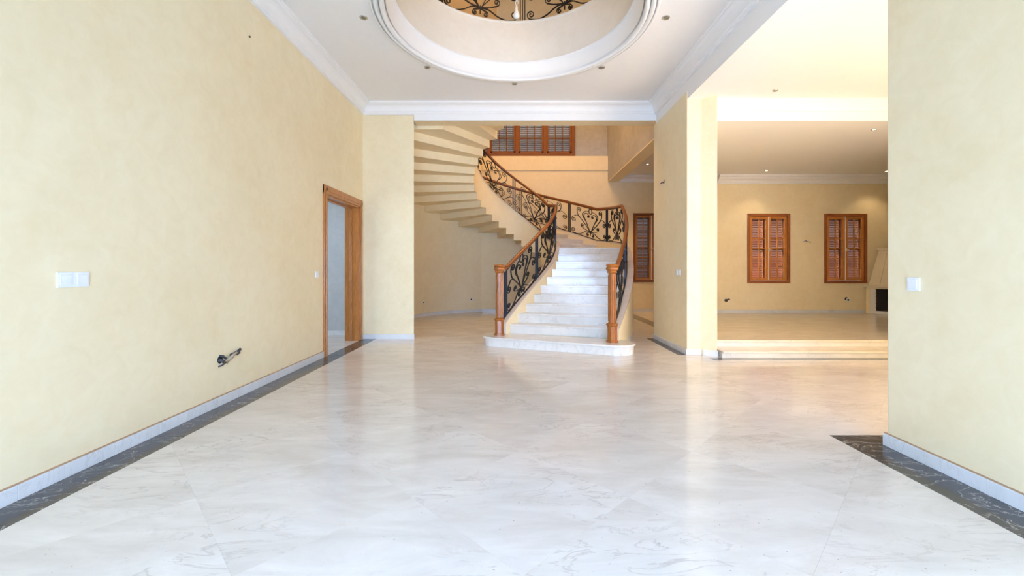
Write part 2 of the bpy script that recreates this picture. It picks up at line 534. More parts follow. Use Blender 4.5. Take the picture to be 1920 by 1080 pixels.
ZB = ZC - 0.045
prof = [(1.555, ZC + .01), (1.555, ZC - .016), (1.538, ZC - .034), (1.524, ZC - .034), (1.522, ZC + .004), (1.506, ZC + .004)]
for rc, zc_, rad in ((1.482, ZC - .030, .024), (1.418, ZC - .044, .026)):
    for q in range(9):
        a = PI * q / 8
        prof.append((rc + rad * math.cos(a), zc_ - rad * math.sin(a)))
    prof += [(rc - rad, ZC + .008), (rc - rad - .012, ZC + .008)]
prof += [(1.379, ZC - .030), (1.376, ZC + .0), (1.372, ZC + .03), (1.358, ZC + .075), (1.340, ZC + .12), (1.325, ZC + .15), (1.305, ZC + .16), (1.40, ZC + .16)]
o = ring_profile(prof).build('trim_2', 'trim')
structure(smooth_by_angle(o, 0.5), 'white stepped plaster moulding ringing the round ceiling opening', 'moulding')
prof = [(DR, ZC + .155), (DR + .005, 4.70), (DR - .008, 4.715), (DR - .004, 4.73), (DR + .12, 4.73), (DR + .12, ZC + .155)]
o = ring_profile(prof).build('wall_drum', 'drum')
structure(smooth_by_angle(o, 0.5), 'grey cream plaster drum of the round ceiling opening', 'wall')

# cornice of the hall, mitred on four sides
prof = [(0.0, ZCB), (0.028, ZCB), (0.028, ZCB + .020), (0.040, ZCB + .024), (0.044, ZCB + .036), (0.054, ZCB + .040)]
for k in range(7):
    a = k / 6 * PI / 2
    prof.append((0.054 + 0.088 * (1 - math.cos(a)), ZCB + .044 + 0.095 * math.sin(a)))
prof += [(0.150, ZCB + .145), (0.150, ZCB + .152), (0.165, ZCB + .156), (0.170, ZCB + .17), (0.170, ZC + .002), (0.0, ZC + .002)]
rr = []
for sx, sy, X, Y in ((1, 1, XL, YB), (-1, 1, 2.395, YB), (-1, -1, 2.395, YP - .001), (1, -1, XL, YP - .001)):
    rr.append([(X + sx * d, Y + sy * d, z) for d, z in prof])
o = MB().rings(rr, closed_path=True).build('trim_3', 'trim')
structure(smooth_by_angle(o, 0.5), 'white cove cornice running round the hall ceiling', 'cornice')

# ------------------------------------------------------------------ baseboards of the hall
BH, BT = 0.08, 0.016
def baseboard(name, label, runs, mat='skirt', seam=False):
    root = empty(name, (runs[0][0], runs[0][1], runs[0][4] if len(runs[0]) > 4 else 0), label, 'baseboard', None, 'structure')
    for rn in runs:
        x0, y0, x1, y1 = rn[:4]; z = rn[4] if len(rn) > 4 else 0.0
        d = Vector((x1 - x0, y1 - y0)); L = d.length; d.normalize()
        nr = Vector((d.y, -d.x))      # proud side: right of the walking direction
        k = max(1, round(L / 0.9))
        for i in range(k):
            a = L * i / k + .0008; b = L * (i + 1) / k - .0008
            p0 = Vector((x0, y0)) + d * a; p1 = Vector((x0, y0)) + d * b
            q = [tuple(p0), tuple(p1), tuple(p1 + nr * BT), tuple(p0 + nr * BT)]
            MB().prism(q, z, z + BH).build('baseboard_slab', mat, root, bev=0.002)
        if seam:
            p0 = Vector((x0, y0)); p1 = Vector((x1, y1))
            q = [tuple(p0), tuple(p1), tuple(p1 + nr * .008), tuple(p0 + nr * .008)]
            MB().prism(q, z + BH, z + BH + .007).build('seam_line', 'seam', root)
    return root
baseboard('baseboard_left', 'white marble skirting along the long yellow wall', [(XL, YB, XL, 5.70)], seam=True)
baseboard('baseboard_pier', 'white marble skirting at the foot of the narrow pier', [(XL, YP, -1.71 + .01, YP)])
baseboard('baseboard_right', 'white marble skirting on the wall end close to the camera', [(2.86, 2.87, XR, 2.87), (XR, 2.87 + BT, XR, YB)], seam=True)
baseboard('baseboard_pillar', 'white marble skirting round the yellow pillar', [(XP, 7.28, XP, 5.87 - BT), (XP, 5.87, 2.575, 5.87), (2.60, 5.852, 2.745 + .012, 5.74)])

# ------------------------------------------------------------------ doorway in the left wall and corridor behind it
d = empty('door_1', (XL, 6.4, 0), 'orange wooden door frame of the open doorway in the yellow wall', 'door frame', None, 'structure')
for y0, y1 in ((5.70, DY0 + .005), (DY1 - .005, 7.135)):
    B(XL - .01, y0, 0, XL + .022, y1, 2.33).build('casing', 'wood_light', d, bev=0.006)
    ym = (y0 + y1) / 2
    B(XL + .02, ym - .022, 0, XL + .034, ym + .022, 2.30).build('casing_bead', 'wood_light', d, bev=0.004)
B(XL - .01, 5.70, 2.215, XL + .024, 7.135, 2.335).build('head_casing', 'wood_light', d, bev=0.006)
B(XL + .02, 5.72, 2.255, XL + .034, 7.115, 2.30).build('casing_bead', 'wood_light', d, bev=0.004)
B(XL - .225, DY0 - .01, 0, XL, DY0 + .025, DZ).build('jamb', 'wood_light', d)
B(XL - .225, DY1 - .025, 0, XL, DY1 + .01, DZ).build('jamb', 'wood_light', d)
B(XL - .225, DY0, DZ - .025, XL, DY1, DZ + .01).build('head_jamb', 'wood_light', d)
B(XL - .150, DY1 - .045, 0, XL - .110, DY1 - .02, DZ - .02).build('door_stop', 'wood_light', d, bev=0.004)
B(XL - .150, DY0 + .02, DZ - .045, XL - .110, DY1 - .02, DZ - .02).build('door_stop', 'wood_light', d, bev=0.004)
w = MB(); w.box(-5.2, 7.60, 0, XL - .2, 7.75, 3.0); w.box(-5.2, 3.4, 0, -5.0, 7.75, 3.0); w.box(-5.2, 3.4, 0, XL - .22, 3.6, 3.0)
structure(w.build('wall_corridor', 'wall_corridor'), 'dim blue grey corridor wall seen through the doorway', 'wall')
structure(B(-5.2, 3.4, 3.0, XL - .22, 7.75, 3.1).build('ceiling_corridor', 'ceiling'), 'ceiling of the side corridor', 'ceiling')
baseboard('baseboard_corridor', 'skirting at the foot of the corridor wall', [(-5.0, 7.60, XL - .22, 7.60)])

# ------------------------------------------------------------------ stair hall: round wall, back wall, upper walls
def arc_pts(r, a0, a1, n): return [(C.x + r * math.cos(a0 + (a1 - a0) * k / n), C.y + r * math.sin(a0 + (a1 - a0) * k / n)) for k in range(n + 1)]
A0, A1 = math.radians(227), math.radians(109.5)
inn = arc_pts(RW, A0, A1, 48); out = arc_pts(RW + .15, A0, A1, 48)
rr = [[(i[0], i[1], 0), (q[0], q[1], 0), (q[0], q[1], ZTOP), (i[0], i[1], ZTOP)] for i, q in zip(inn, out)]
o = MB().rings(rr).build('wall_round', 'wall')
structure(smooth_by_angle(o, 0.6), 'curved plaster wall wrapping the staircase', 'wall')
rb = empty('baseboard_round', (C.x, C.y + RW, 0), 'grey marble skirting following the curved wall', 'baseboard', None, 'structure')
for k in range(12):
    a0 = A0 + (A1 - A0) * k / 12; a1 = A0 + (A1 - A0) * (k + 1) / 12
    i2 = arc_pts(RW - BT, a0, a1, 4); o2 = arc_pts(RW + .002, a0, a1, 4)
    MB().rings([[(i[0], i[1], 0), (q[0], q[1], 0), (q[0], q[1], BH), (i[0], i[1], BH)] for i, q in zip(i2, o2)]).build('baseboard_slab', 'skirt', rb)

WX0, WX1, WZ0, WZ1 = -0.90, 1.66, 4.29, 5.75        # high stair window
w = MB()
w.box(-.92, YBACK, 0, 3.30, YBACK + .2, 4.29); w.box(4.24, YBACK, 0, 4.7, YBACK + .2, 4.29)
w.box(3.30, YBACK, 0, 4.24, YBACK + .2, 0.85); w.box(3.30, YBACK, 2.69, 4.24, YBACK + .2, 4.29)
structure(w.build('wall_back', 'wall'), 'orange yellow back wall behind the staircase railing', 'wall')
w = MB()
w.box(WX1, YBACK + .06, 4.20, 2.9, YBACK + .2, ZTOP); w.box(-1.6, YBACK + .06, WZ1, WX1, YBACK + .2, ZTOP)
w.box(-2.6, YBACK + .06, 4.2, WX0, YBACK + .2, ZTOP)
structure(w.build('wall_back_upper', 'wall_grey'), 'rough grey unpainted wall beside the high stair window', 'wall')
w = B(-0.9, YBACK - .03, 3.90, 2.57, YBACK + .06, 4.29)
structure(w.build('trim_4', 'wall', bev=0.004), 'plain yellow band below the high stair window', 'trim')
w = B(2.57, 7.44, 3.60, 2.86, YBACK + .2, ZTOP)
structure(w.build('wall_stair_side', 'wall_grey'), 'rough brown grey upper wall over the passage beside the staircase', 'wall')  # rough grey plaster, with the shade on this face put into its colour
w = B(2.568, 7.44, 3.58, 2.862, YBACK, 3.60)
structure(w.build('trim_8', 'wall'), 'yellow soffit under the grey wall beside the staircase', 'trim')
structure(B(-2.9, YP, ZTOP, 2.9, YBACK + .2, ZTOP + .1).build('ceiling_stair', 'ceiling'), 'high ceiling over the staircase', 'ceiling')

# passage beside the stair
structure(B(2.86, 7.28, 3.74, 4.6, YBACK, 3.84).build('ceiling_passage', 'ceiling'), 'low white ceiling of the passage behind the pillar', 'ceiling')
w = MB()
w.prism([(2.735, 6.02), (4.59, 9.66), (4.59, YBACK), (4.49, YBACK), (4.49, 9.69), (2.66, 6.1)], 0, 3.74)
structure(w.build('wall_partition', 'wall'), 'partition wall hidden behind the pillar', 'wall')
w = B(2.86, 7.2, 3.58, 3.6, 7.44, ZUP)
structure(w.build('wall_passage_lintel', 'wall'), 'lintel over the passage behind the pillar', 'wall')
pr = [(0.0, 3.57), (.03, 3.57), (.035, 3.60), (.05, 3.61), (.06, 3.65), (.12, 3.70), (.14, 3.705), (.14, 3.745), (0.0, 3.745)]
o = MB().rings([[(x, YBACK - d, z) for d, z in pr] for x in (2.86, 4.49)]).build('trim_5', 'trim')
structure(smooth_by_angle(o, .5), 'white cornice in the passage behind the pillar', 'cornice')
baseboard('baseboard_passage', 'skirting on the back wall of the passage', [(-.9, YBACK, 4.49, YBACK)])

# ------------------------------------------------------------------ side zone and raised room shell
structure(B(2.75, YB - .2, ZS, 8.7, 5.95, ZS + .1).build('ceiling_side', 'ceiling'), 'bright white ceiling of the side zone', 'ceiling')
w = MB(); w.box(2.75, 5.95, 3.267, 10.7, 6.32, ZS + .1)
structure(w.build('trim_6', 'ceiling'), 'white cross beam in front of the raised room ceiling', 'beam')
pr = [(0.0, 3.40), (.02, 3.40), (.03, 3.43), (.09, 3.50), (.10, 3.51), (.10, ZS), (0.0, ZS)]
o = MB().rings([[(x, 5.95 - d, z) for d, z in pr] for x in (2.77, 8.5)]).build('trim_7', 'trim')
structure(smooth_by_angle(o, .5), 'white cornice on the cross beam facing the side zone', 'cornice')
structure(MB().prism([(2.88, 6.32), (10.7, 6.32), (10.7, YFAR + .1), (4.59, YFAR + .1), (4.59, YFAR)], 3.305, 3.39).build('ceiling_raised', 'ceiling'), 'shaded ceiling of the raised room', 'ceiling')
# unseen right wall of side zone, opening placed for the sun bounce
w = MB()
w.box(6.2, YB - .2, 0, 6.4, -1.0, ZS); w.box(6.2, 3.2, 0, 6.4, 5.35, ZS); w.box(6.2, -1.0, 2.55, 6.4, 3.2, ZS)
w.box(6.4, 5.2, 0, 8.7, 5.35, ZS); w.box(8.5, 5.35, 0, 8.7, 5.95, ZS)
w.box(8.5, 5.95, 0, 10.7, 6.03, 3.4); w.box(10.5, 5.95, 0, 10.7, YFAR + .2, 3.4)
structure(w.build('wall_side', 'wall'), 'unseen outer wall of the side zone, wide opening placed for the sun patch', 'wall')

# far wall of the raised room with two window openings
W1 = (5.29, 6.26); W2 = (7.04, 8.01); FZ0, FZ1 = 0.86, 2.44
w = MB(); xs = [4.59, W1[0] + .03, W1[1] - .03, W2[0] + .03, W2[1] - .03, 10.7]
for i in range(5):
    if i % 2 == 0: w.box(xs[i], YFAR, 0, xs[i + 1], YFAR + .22, 3.4)
    else:
        w.box(xs[i], YFAR, 0, xs[i + 1], YFAR + .22, FZ0 + .03); w.box(xs[i], YFAR, FZ1 - .03, xs[i + 1], YFAR + .22, 3.4)
structure(w.build('wall_far', 'wall'), 'far yellow wall of the raised room with two shuttered windows', 'wall')
pr = [(0.0, 3.118), (.03, 3.118), (.035, 3.15), (.05, 3.155), (.06, 3.185), (.10, 3.215), (.12, 3.22), (.12, 3.250), (.15, 3.256), (.15, 3.306), (0.0, 3.306)]
o = MB().rings([[(x, YFAR - d, z) for d, z in pr] for x in (4.6, 10.5)]).build('trim_9', 'trim')
structure(smooth_by_angle(o, .5), 'white stepped cornice at the top of the far wall', 'cornice')
baseboard('baseboard_far', 'grey marble skirting on the far wall of the raised room', [(4.6, YFAR, 7.97, YFAR, RAISE)])

# ------------------------------------------------------------------ windows with louvred shutters
def casement(name, label, x0, x1, z0, z1, Y, rows=6):
    """wooden window on a wall facing -y"""
    r = empty(name, ((x0 + x1) / 2, Y, z0), label, 'window', None, 'structure')
    fw = 0.06
    B(x0, Y - .025, z0, x0 + fw, Y + .07, z1).build('frame', 'wood', r, bev=.004)
    B(x1 - fw, Y - .025, z0, x1, Y + .07, z1).build('frame', 'wood', r, bev=.004)
    B(x0 + fw, Y - .025, z0, x1 - fw, Y + .07, z0 + fw).build('frame', 'wood', r, bev=.004)
    B(x0 + fw, Y - .025, z1 - fw, x1 - fw, Y + .07, z1).build('frame', 'wood', r, bev=.004)
    xm = (x0 + x1) / 2
    slat_me = None; pane_me = None
    for s, (a, b) in enumerate(((x0 + fw + .004, xm - .004), (xm + .004, x1 - fw - .004))):
        zz0, zz1 = z0 + fw + .004, z1 - fw - .004
        sw = .052
        sash = MB()
        sash.box(a, Y, zz0, a + sw, Y + .045, zz1); sash.box(b - sw, Y, zz0, b, Y + .045, zz1)
        sash.box(a + sw, Y, zz0, b - sw, Y + .045, zz0 + sw); sash.box(a + sw, Y, zz1 - sw, b - sw, Y + .045, zz1)
        so = sash.build('sash', 'wood_light', r)
        ia, ib, iz0, iz1 = a + sw, b - sw, zz0 + sw, zz1 - sw
        im = (ia + ib) / 2; mw = .009
        B(im - mw, Y + .006, iz0, im + mw, Y + .036, iz1).build('muntin', 'wood_light', so)
        for k in range(1, rows):
            z = iz0 + (iz1 - iz0) * k / rows
            B(ia, Y + .008, z - mw, ib, Y + .034, z + mw).build('muntin', 'wood_light', so)
        for k in range(rows):
            za = iz0 + (iz1 - iz0) * k / rows; zb = iz0 + (iz1 - iz0) * (k + 1) / rows
            for (pa, pb) in ((ia, im), (im, ib)):
                B(pa, Y + .019, za, pb, Y + .022, zb).build('pane', 'glass', so)
        # louvred shutter behind the sash
        sh = MB(); ya, yb = Y + .13, Y + .165
        a, b = (x0 + .032, xm - .005) if s == 0 else (xm + .005, x1 - .032)
        sh.box(a, ya, zz0, a + .05, yb, zz1); sh.box(b - .05, ya, zz0, b, yb, zz1)
        sh.box(a, ya, zz0, b, yb, zz0 + .05); sh.box(a, ya, zz1 - .05, b, yb, zz1); sh.box(a, ya, (zz0 + zz1) / 2 - .03, b, yb, (zz0 + zz1) / 2 + .03)
        sho = sh.build('shutter', 'wood_dark', r)
        ns = int((zz1 - zz0 - .1) / .0397); dz = (zz1 - zz0 - .1) / ns
        first = None
        for k in range(ns):
            zc = zz0 + .05 + dz * (k + .5)
            if first is None:
                lo = [(a + .05, ya + .002, zc - .0165), (b - .05, ya + .002, zc - .0165), (b - .05, ya + .008, zc - .0185), (a + .05, ya + .008, zc - .0185)]
                hi = [(a + .05, yb - .008, zc + .0185), (b - .05, yb - .008, zc + .0185), (b - .05, yb - .002, zc + .0165), (a + .05, yb - .002, zc + .0165)]
                first = MB().hexa(lo, hi).build('slat', 'wood_dark', sho); z_first = zc
            else:
                dup(first, sho, (0, 0, zc - z_first))
    B(xm - .007, Y - .014, z0 + fw + .01, xm + .007, Y - .001, z1 - fw - .01).build('bolt_rod', 'plastic', r)
    hz = z0 + (z1 - z0) * 0.48
    h = MB().lathe([(.004, -.045), (.013, -.04), (.013, .04), (.004, .045)], (xm + .012, Y - .02, hz), 10).build('handle', 'brass', r, True)
    B(xm + .005, Y - .05, hz - .008, xm + .055, Y - .035, hz + .008).build('lever', 'brass', h)
    return r
casement('window_1', 'shuttered wooden window further from the fireplace', W1[0], W1[1], FZ0, FZ1, YFAR)
casement('window_2', 'shuttered wooden window next to the fireplace', W2[0], W2[1], FZ0, FZ1, YFAR)
# window in the passage back wall (x from the sight lines left of the pillar)
casement('window_3', 'narrow wooden window in the orange wall between staircase and pillar', 3.27, 4.27, 0.82, 2.72, YBACK)

# high stair window with roller shutter
hw = empty('window_4', ((WX0 + WX1) / 2, YBACK, WZ0), 'wide dark wooden window with perforated roller shutter high above the stairs', 'window', None, 'structure')
Yw = YBACK + .02
B(WX0, Yw - .05, WZ0, WX1, Yw + .06, WZ0 + .09).build('frame_sill', 'wood', hw, bev=.004)
B(WX0, Yw - .05, WZ1 - .09, WX1, Yw + .06, WZ1).build('frame_head', 'wood', hw, bev=.004)
posts_ = [-.755, .02, .795, 1.57]
for x in posts_:
    B(x, Yw - .05, WZ0 + .09, x + .09, Yw + .06, WZ1 - .09).build('frame_post', 'wood', hw, bev=.004)
for k in range(3):
    a = posts_[k] + .09; b = posts_[k + 1]
    s = MB(); z0, z1 = WZ0 + .09, WZ1 - .09; sw = .05
    s.box(a, Yw - .02, z0, a + sw, Yw + .03, z1); s.box(b - sw, Yw - .02, z0, b, Yw + .03, z1)
    s.box(a, Yw - .02, z0, b, Yw + .03, z0 + sw); s.box(a, Yw - .02, z1 - sw, b, Yw + .03, z1)
    so = s.build('sash', 'wood', hw)
    ia, ib = a + sw, b - sw
    for j in (1, 2):
        x = ia + (ib - ia) * j / 3
        B(x - .011, Yw - .012, z0 + sw, x + .011, Yw + .025, z1 - sw).build('muntin', 'wood', so)
    for z in (4.79, 5.25):
        B(ia, Yw - .012, z - .015, ib, Yw + .025, z + .015).build('muntin', 'wood', so)
    B(ia, Yw + .004, z0 + sw, ib, Yw + .008, z1 - sw).build('pane', 'glass', so)
rs = B(WX0, YBACK + .165, WZ0, WX0 + .03, YBACK + .2, WZ1).build('roller_shutter', 'shutter_grey', hw)
pitch = .056; nrow = int((WZ1 - WZ0) / pitch)
sl = MB().box(WX0, YBACK + .17, WZ0, WX1, YBACK + .18, WZ0 + pitch - .013)
x = WX0
while x < WX1:
    sl.box(x, YBACK + .172, WZ0 + pitch - .013, x + .014, YBACK + .178, WZ0 + pitch); x += .036
s0 = sl.build('shutter_slat', 'shutter_grey', rs)
for k in range(1, nrow + 1): dup(s0, rs, (0, 0, k * pitch))

# ------------------------------------------------------------------ staircase geometry
H = 0.148
KF, KW, TH0, DEG = 11.0, 12.0, 26.0, 12.4     # last riser of the straight flight, first winder, its angle, degrees per winder
def herm(p0, t0, p1, t1, t):
    a = 2*t**3 - 3*t**2 + 1; b = t**3 - 2*t**2 + t; c = -2*t**3 + 3*t**2; d = t**3 - t**2
    return p0 * a + t0 * b + p1 * c + t1 * d
RI, RO = 0.90, 2.31
YE = 8.75                                      # flight ends here, a landing follows
def theta(k): return math.radians(TH0 + DEG * (k - KW))
def landing_pt(r, u):
    L1 = C.y - YE; L2 = r * math.radians(TH0); s = u * (L1 + L2)
    if s < L1: return Vector((C.x + r, YE + s))
    a = (s - L1) / r
    return C + r * Vector((math.cos(a), math.sin(a)))
def p_in(k):
    if k <= KF: return herm(Vector((-0.24, 6.69)), Vector((.43, .90)) * 2.5, Vector((C.x + RI, YE)), Vector((.06, 1)) * 1.9, (k - 1) / (KF - 1))
    if k <= KW: return landing_pt(RI, k - KF)
    t = theta(k); return C + RI * Vector((math.cos(t), math.sin(t)))
def r_out(k):
    d = math.degrees(theta(k))
    u = min(1, max(0, (d - 85) / 50)); u = u * u * (3 - 2 * u)
    return RO + (RW - .002 - RO) * u
def p_out(k, r=None):
    if k <= KF: return herm(Vector((1.39, 6.05)), Vector((.45, .89)) * 3.6, Vector((C.x + RO, YE)), Vector((.03, 1)) * 2.5, (k - 1) / (KF - 1))
    if k <= KW: return landing_pt(RO, k - KF)
    t = theta(k); return C + r_out(k) * Vector((math.cos(t), math.sin(t)))
def p_orail(k):
    if k <= KF: return p_out(k) + (p_in(k) - p_out(k)).normalized() * 0.05 * min(1, (k - 1) / 3 + .0)
    if k <= KW: return landing_pt(RO - .05, k - KF)
    t = theta(k); return C + (RO - .05) * Vector((math.cos(t), math.sin(t)))
def upstand(k): 
    u = min(1, max(0, (k - 6) / 4)); return .15 + (.09 - .15) * u
def base_z(k): return k * H + upstand(k)
THICK = 0.50
NST = 29
KSOLID = 9

def ccw(p):
    a = sum(p[i][0] * p[(i + 1) % len(p)][1] - p[(i + 1) % len(p)][0] * p[i][1] for i in range(len(p)))
    return p if a > 0 else p[::-1]
stairs = empty('staircase', (0.57, 6.3, 0), 'curving white marble staircase sweeping up behind the hall', 'staircase')

def quad_in(k, f):  # point across the stair at riser k, f=0 inner, 1 outer
    return p_in(k) * (1 - f) + p_out(k) * f

# bottom step with rounded ends
def stadium(p, q, r, n=10):
    d = (q - p).normalized(); a = math.atan2(d.y, d.x); pts = []
    for k in range(n + 1):
        t = a - PI / 2 + PI * k / n; pts.append((q.x + r * math.cos(t), q.y + r * math.sin(t)))
    for k in range(n + 1):
        t = a + PI / 2 + PI * k / n; pts.append((p.x + r * math.cos(t), p.y + r * math.sin(t)))
    return pts
nl, nr_ = Vector((-0.24, 6.69)), Vector((1.39, 6.05))
dn = (nr_ - nl).normalized()
s1 = MB().prism(stadium(nl + dn * -.0, nr_ + dn * .06, .24), 0, H - .03).build('bottom_step', 'step', stairs, bev=.003)
MB().prism(stadium(nl + dn * -.0, nr_ + dn * .06, .265), H - .03, H).build('tread', 'step', s1, bev=.006)

for k in range(2, NST + 1):
    nseg = 4
    ks = [k + i / nseg for i in range(nseg + 1)]
    def body_in(q):
        p = p_in(q)
        return p + (C - p).normalized() * .0595 if k > KSOLID else p
    if k == int(KF): ks = [k + i / 12 for i in range(13)]
    poly = [tuple(body_in(q)) for q in ks] + [tuple(p_out(q)) for q in reversed(ks)]
    if k > 24: poly = clip(poly[::-1] if False else ccw(poly), rect(-4, 7.455, 4, 13))
    zb = 0.0 if k <= KSOLID else k * H - THICK
    s = MB().prism(poly, max(0, zb), k * H - .03).build('step', 'wall', stairs)
    # tread with overhanging nosing
    d0 = (p_in(k - .1) - p_in(k)); d1 = (p_out(k - .1) - p_out(k))
    fr_in = p_in(k) + d0.normalized() * .028; fr_out = p_out(k) + d1.normalized() * .028
    tp = [tuple(fr_in)] + [tuple(p_in(q)) for q in ks[1:]] + [tuple(p_out(q)) for q in reversed(ks[1:])] + [tuple(fr_out)]
    if k > 24: tp = clip(ccw(tp), rect(-4, 7.455, 4, 13))
    MB().prism(tp, k * H - .03, k * H).build('tread', 'step', s, bev=.004)
    a, b = p_in(k), p_out(k)
    if k > 24 and b.y < 7.47: b = a + (b - a) * ((a.y - 7.47) / (a.y - b.y))
    nrm = (d0.normalized() + d1.normalized()).normalized() * .012
    MB().prism([tuple(a), tuple(b), tuple(b + nrm), tuple(a + nrm)], (k - 1) * H, k * H - .03).build('riser', 'step', s)

# upper landing
kl = NST + 1
pi_, po_ = p_in(kl), p_out(kl)
po_ = pi_ + (po_ - pi_) * ((pi_.y - 7.455) / (pi_.y - po_.y))
land = MB().prism(ccw([tuple(pi_), tuple(po_), (-0.22, 7.455), (-0.22, 8.35)]), kl * H - THICK, ZUP).build('landing', 'wall', stairs)

def stringer(pf, off, k0, k1, th, bottom, name, capname):
    """upright band following the stair edge, centred off metres to the left(+) of travel"""
    n = int((k1 - k0) * 3); rr, cc = [], []
    for i in range(n + 1):
        k = k0 + (k1 - k0) * i / n
        p = pf(k); t = (pf(k + .02) - pf(k - .02)).normalized(); nn = Vector((-t.y, t.x))
        a = p + nn * (off - th / 2); b = p + nn * (off + th / 2)
        zt = base_z(k); zb = bottom(k)
        rr.append([(a.x, a.y, zb), (b.x, b.y, zb), (b.x, b.y, zt - .02), (a.x, a.y, zt - .02)])
        a2 = p + nn * (off - th / 2 - .015); b2 = p + nn * (off + th / 2 + .015)
        cc.append([(a2.x, a2.y, zt - .02), (b2.x, b2.y, zt - .02), (b2.x, b2.y, zt), (a2.x, a2.y, zt)])
    o = smooth_by_angle(MB().rings(rr).build(name, 'wall', stairs), .5)
    smooth_by_angle(MB().rings(cc).build(capname, 'cap', o), .5)
    return o
def bot_in(k): return 0.0 if k <= KSOLID else k * H - 0.17
stringer(p_in, 0.0, 1.25, NST + .9, .12, bot_in, 'inner_stringer', 'stringer_cap')
stringer(p_out, 0.0, 1.25, 24.0, .12, lambda k: 0.0 if k <= 10.5 else k * H - .45, 'outer_stringer', 'stringer_cap')
for pf in (p_in, p_out):
    p = pf(1.22); t = (pf(1.3) - pf(1.2)).normalized(); nn = Vector((-t.y, t.x))
    a, b = p - nn * .066, p + nn * .066
    MB().prism([tuple(a), tuple(b), tuple(b + t * .05), tuple(a + t * .05)], H, base_z(1.25)).build('stringer_end', 'step', stairs, bev=.003)
# skirting at the foot of the outer stringer
for i in range(8):
    q = []
    ks = [1.6 + i * .9, 1.6 + i * .9 + .88]
    o1 = []
    for k in (ks[0], (ks[0] + ks[1]) / 2, ks[1]):
        p = p_out(k); t = (p_out(k + .02) - p_out(k - .02)).normalized(); nn = Vector((t.y, -t.x))
        o1.append((p + nn * .060, p + nn * .075))
    q = [tuple(x[1]) for x in o1] + [tuple(x[0]) for x in reversed(o1)]
    MB().prism(q, 0, .07).build('stringer_skirting', 'skirt', stairs)

# ------------------------------------------------------------------ railings
def spiral(cu, cv, r, a0, direction, turns=1.55, n=26):
    pts = []
    for i in range(n + 1):
        t = i / n
        a = math.radians(a0) + direction * 2 * PI * turns * t
        rr_ = r * (1 - .86 * t ** .85)
        pts.append((cu + rr_ * math.cos(a), cv + rr_ * math.sin(a)))
    return pts
def catmull(pts, sub=5):
    out = []
    P = [pts[0]] + list(pts) + [pts[-1]]
    for i in range(1, len(P) - 2):
        for s in range(sub):
            t = s / sub
            o = []
            for d in (0, 1):
                p0, p1, p2, p3 = P[i-1][d], P[i][d], P[i+1][d], P[i+2][d]
                o.append(.5 * (2*p1 + (p2-p0)*t + (2*p0-5*p1+4*p2-p3)*t*t + (3*p1-p0-3*p2+p3)*t**3))
            out.append(tuple(o))
    out.append(pts[-1])
    return out

def motif(W, Hh):
    """ornament of one panel in metres, a across (0 = middle), b up"""
    w2 = W / 2
    def P(*uv): return [(u * w2, v * Hh) for u, v in uv]
    q = min(1.0, W / 1.0)
    R = []
    def add(name, pre, ce=None, r=0, a0=0, d=1, turns=1.55):
        pts = P(*pre)
        pts = catmull(pts, 4)
        if ce: pts = pts[:-1] + spiral(ce[0] * w2, ce[1] * Hh, r, a0, d, turns)
        for m in (1, -1): R.append((name, [(m * x, y) for x, y in pts]))
    r1, r2, r3, r4, r5 = .070 * q, .078 * q, .066 * q, .052 * q, .042 * q
    add('large_scroll', [(.02, .22), (.24, .40), (.48, .57), (.66, .71), ((.58 * w2 + r1) / w2, .86)], (.58, .875), r1, 0, 1, 1.5)
    add('side_scroll', [(.48, .57), (.62, .645), (.74, .655), (.84, (.50 * Hh + r2) / Hh)], (.84, .50), r2, 90, -1, 1.6)
    add('low_scroll', [(.04, .21), (.22, .20), (.45, .09), (.68, .03), (.86, (.135 * Hh - r3) / Hh)], (.86, .135), r3, -90, 1, 1.6)
    add('small_scroll', [(.03, .22), (.16, .235), (.30, .26), (.42, (.365 * Hh - r4) / Hh)], (.42, .365), r4, -90, 1, 1.5)
    add('foot_scroll', [(.0, .20), (.05, .185), (.14, (.105 * Hh + r5) / Hh)], (.14, .105), r5, 90, -1, 1.5)
    add('heart_bar', [(.02, .20), (.16, .42), (.29, .60), (.345, .70), (.31, .78), (.20, .815), (.12, (.715 * Hh + r5) / Hh)], (.12, .715), r5, 90, 1, 1.4)
    add('outer_heart_bar', [(.22, .52), (.36, .64), (.42, .73), (.37, .82), (.24, .875), (.12, .885)])
    R.append(('node_stem', [(0, .10 * Hh), (0, .16 * Hh), (0, .25 * Hh)]))
    R.append(('ring', [(.055 * q * math.cos(2 * PI * i / 20), .895 * Hh + .068 * math.sin(2 * PI * i / 20)) for i in range(21)]))
    return R

class Path:
    """plan path with base height, parameter by arc length"""
    def __init__(s, pts):   # pts: (x, y, zbase)
        s.p = pts; s.s = [0.0]
        for i in range(1, len(pts)): s.s.append(s.s[-1] + math.hypot(pts[i][0] - pts[i-1][0], pts[i][1] - pts[i-1][1]))
        s.L = s.s[-1]
    def at(s, d):
        d = min(max(d, 0.0), s.L)
        lo, hi = 0, len(s.s) - 1
        while hi - lo > 1:
            m = (lo + hi) // 2
            if s.s[m] <= d: lo = m
            else: hi = m
        t = (d - s.s[lo]) / max(1e-9, s.s[hi] - s.s[lo])
        a, b = s.p[lo], s.p[hi]
        pt = Vector([a[i] + (b[i] - a[i]) * t for i in range(3)])
        i0, i1 = max(0, lo - 1), min(len(s.p) - 1, hi + 1)
        tg = Vector((s.p[i1][0] - s.p[i0][0], s.p[i1][1] - s.p[i0][1], 0)).normalized()
        return pt, tg

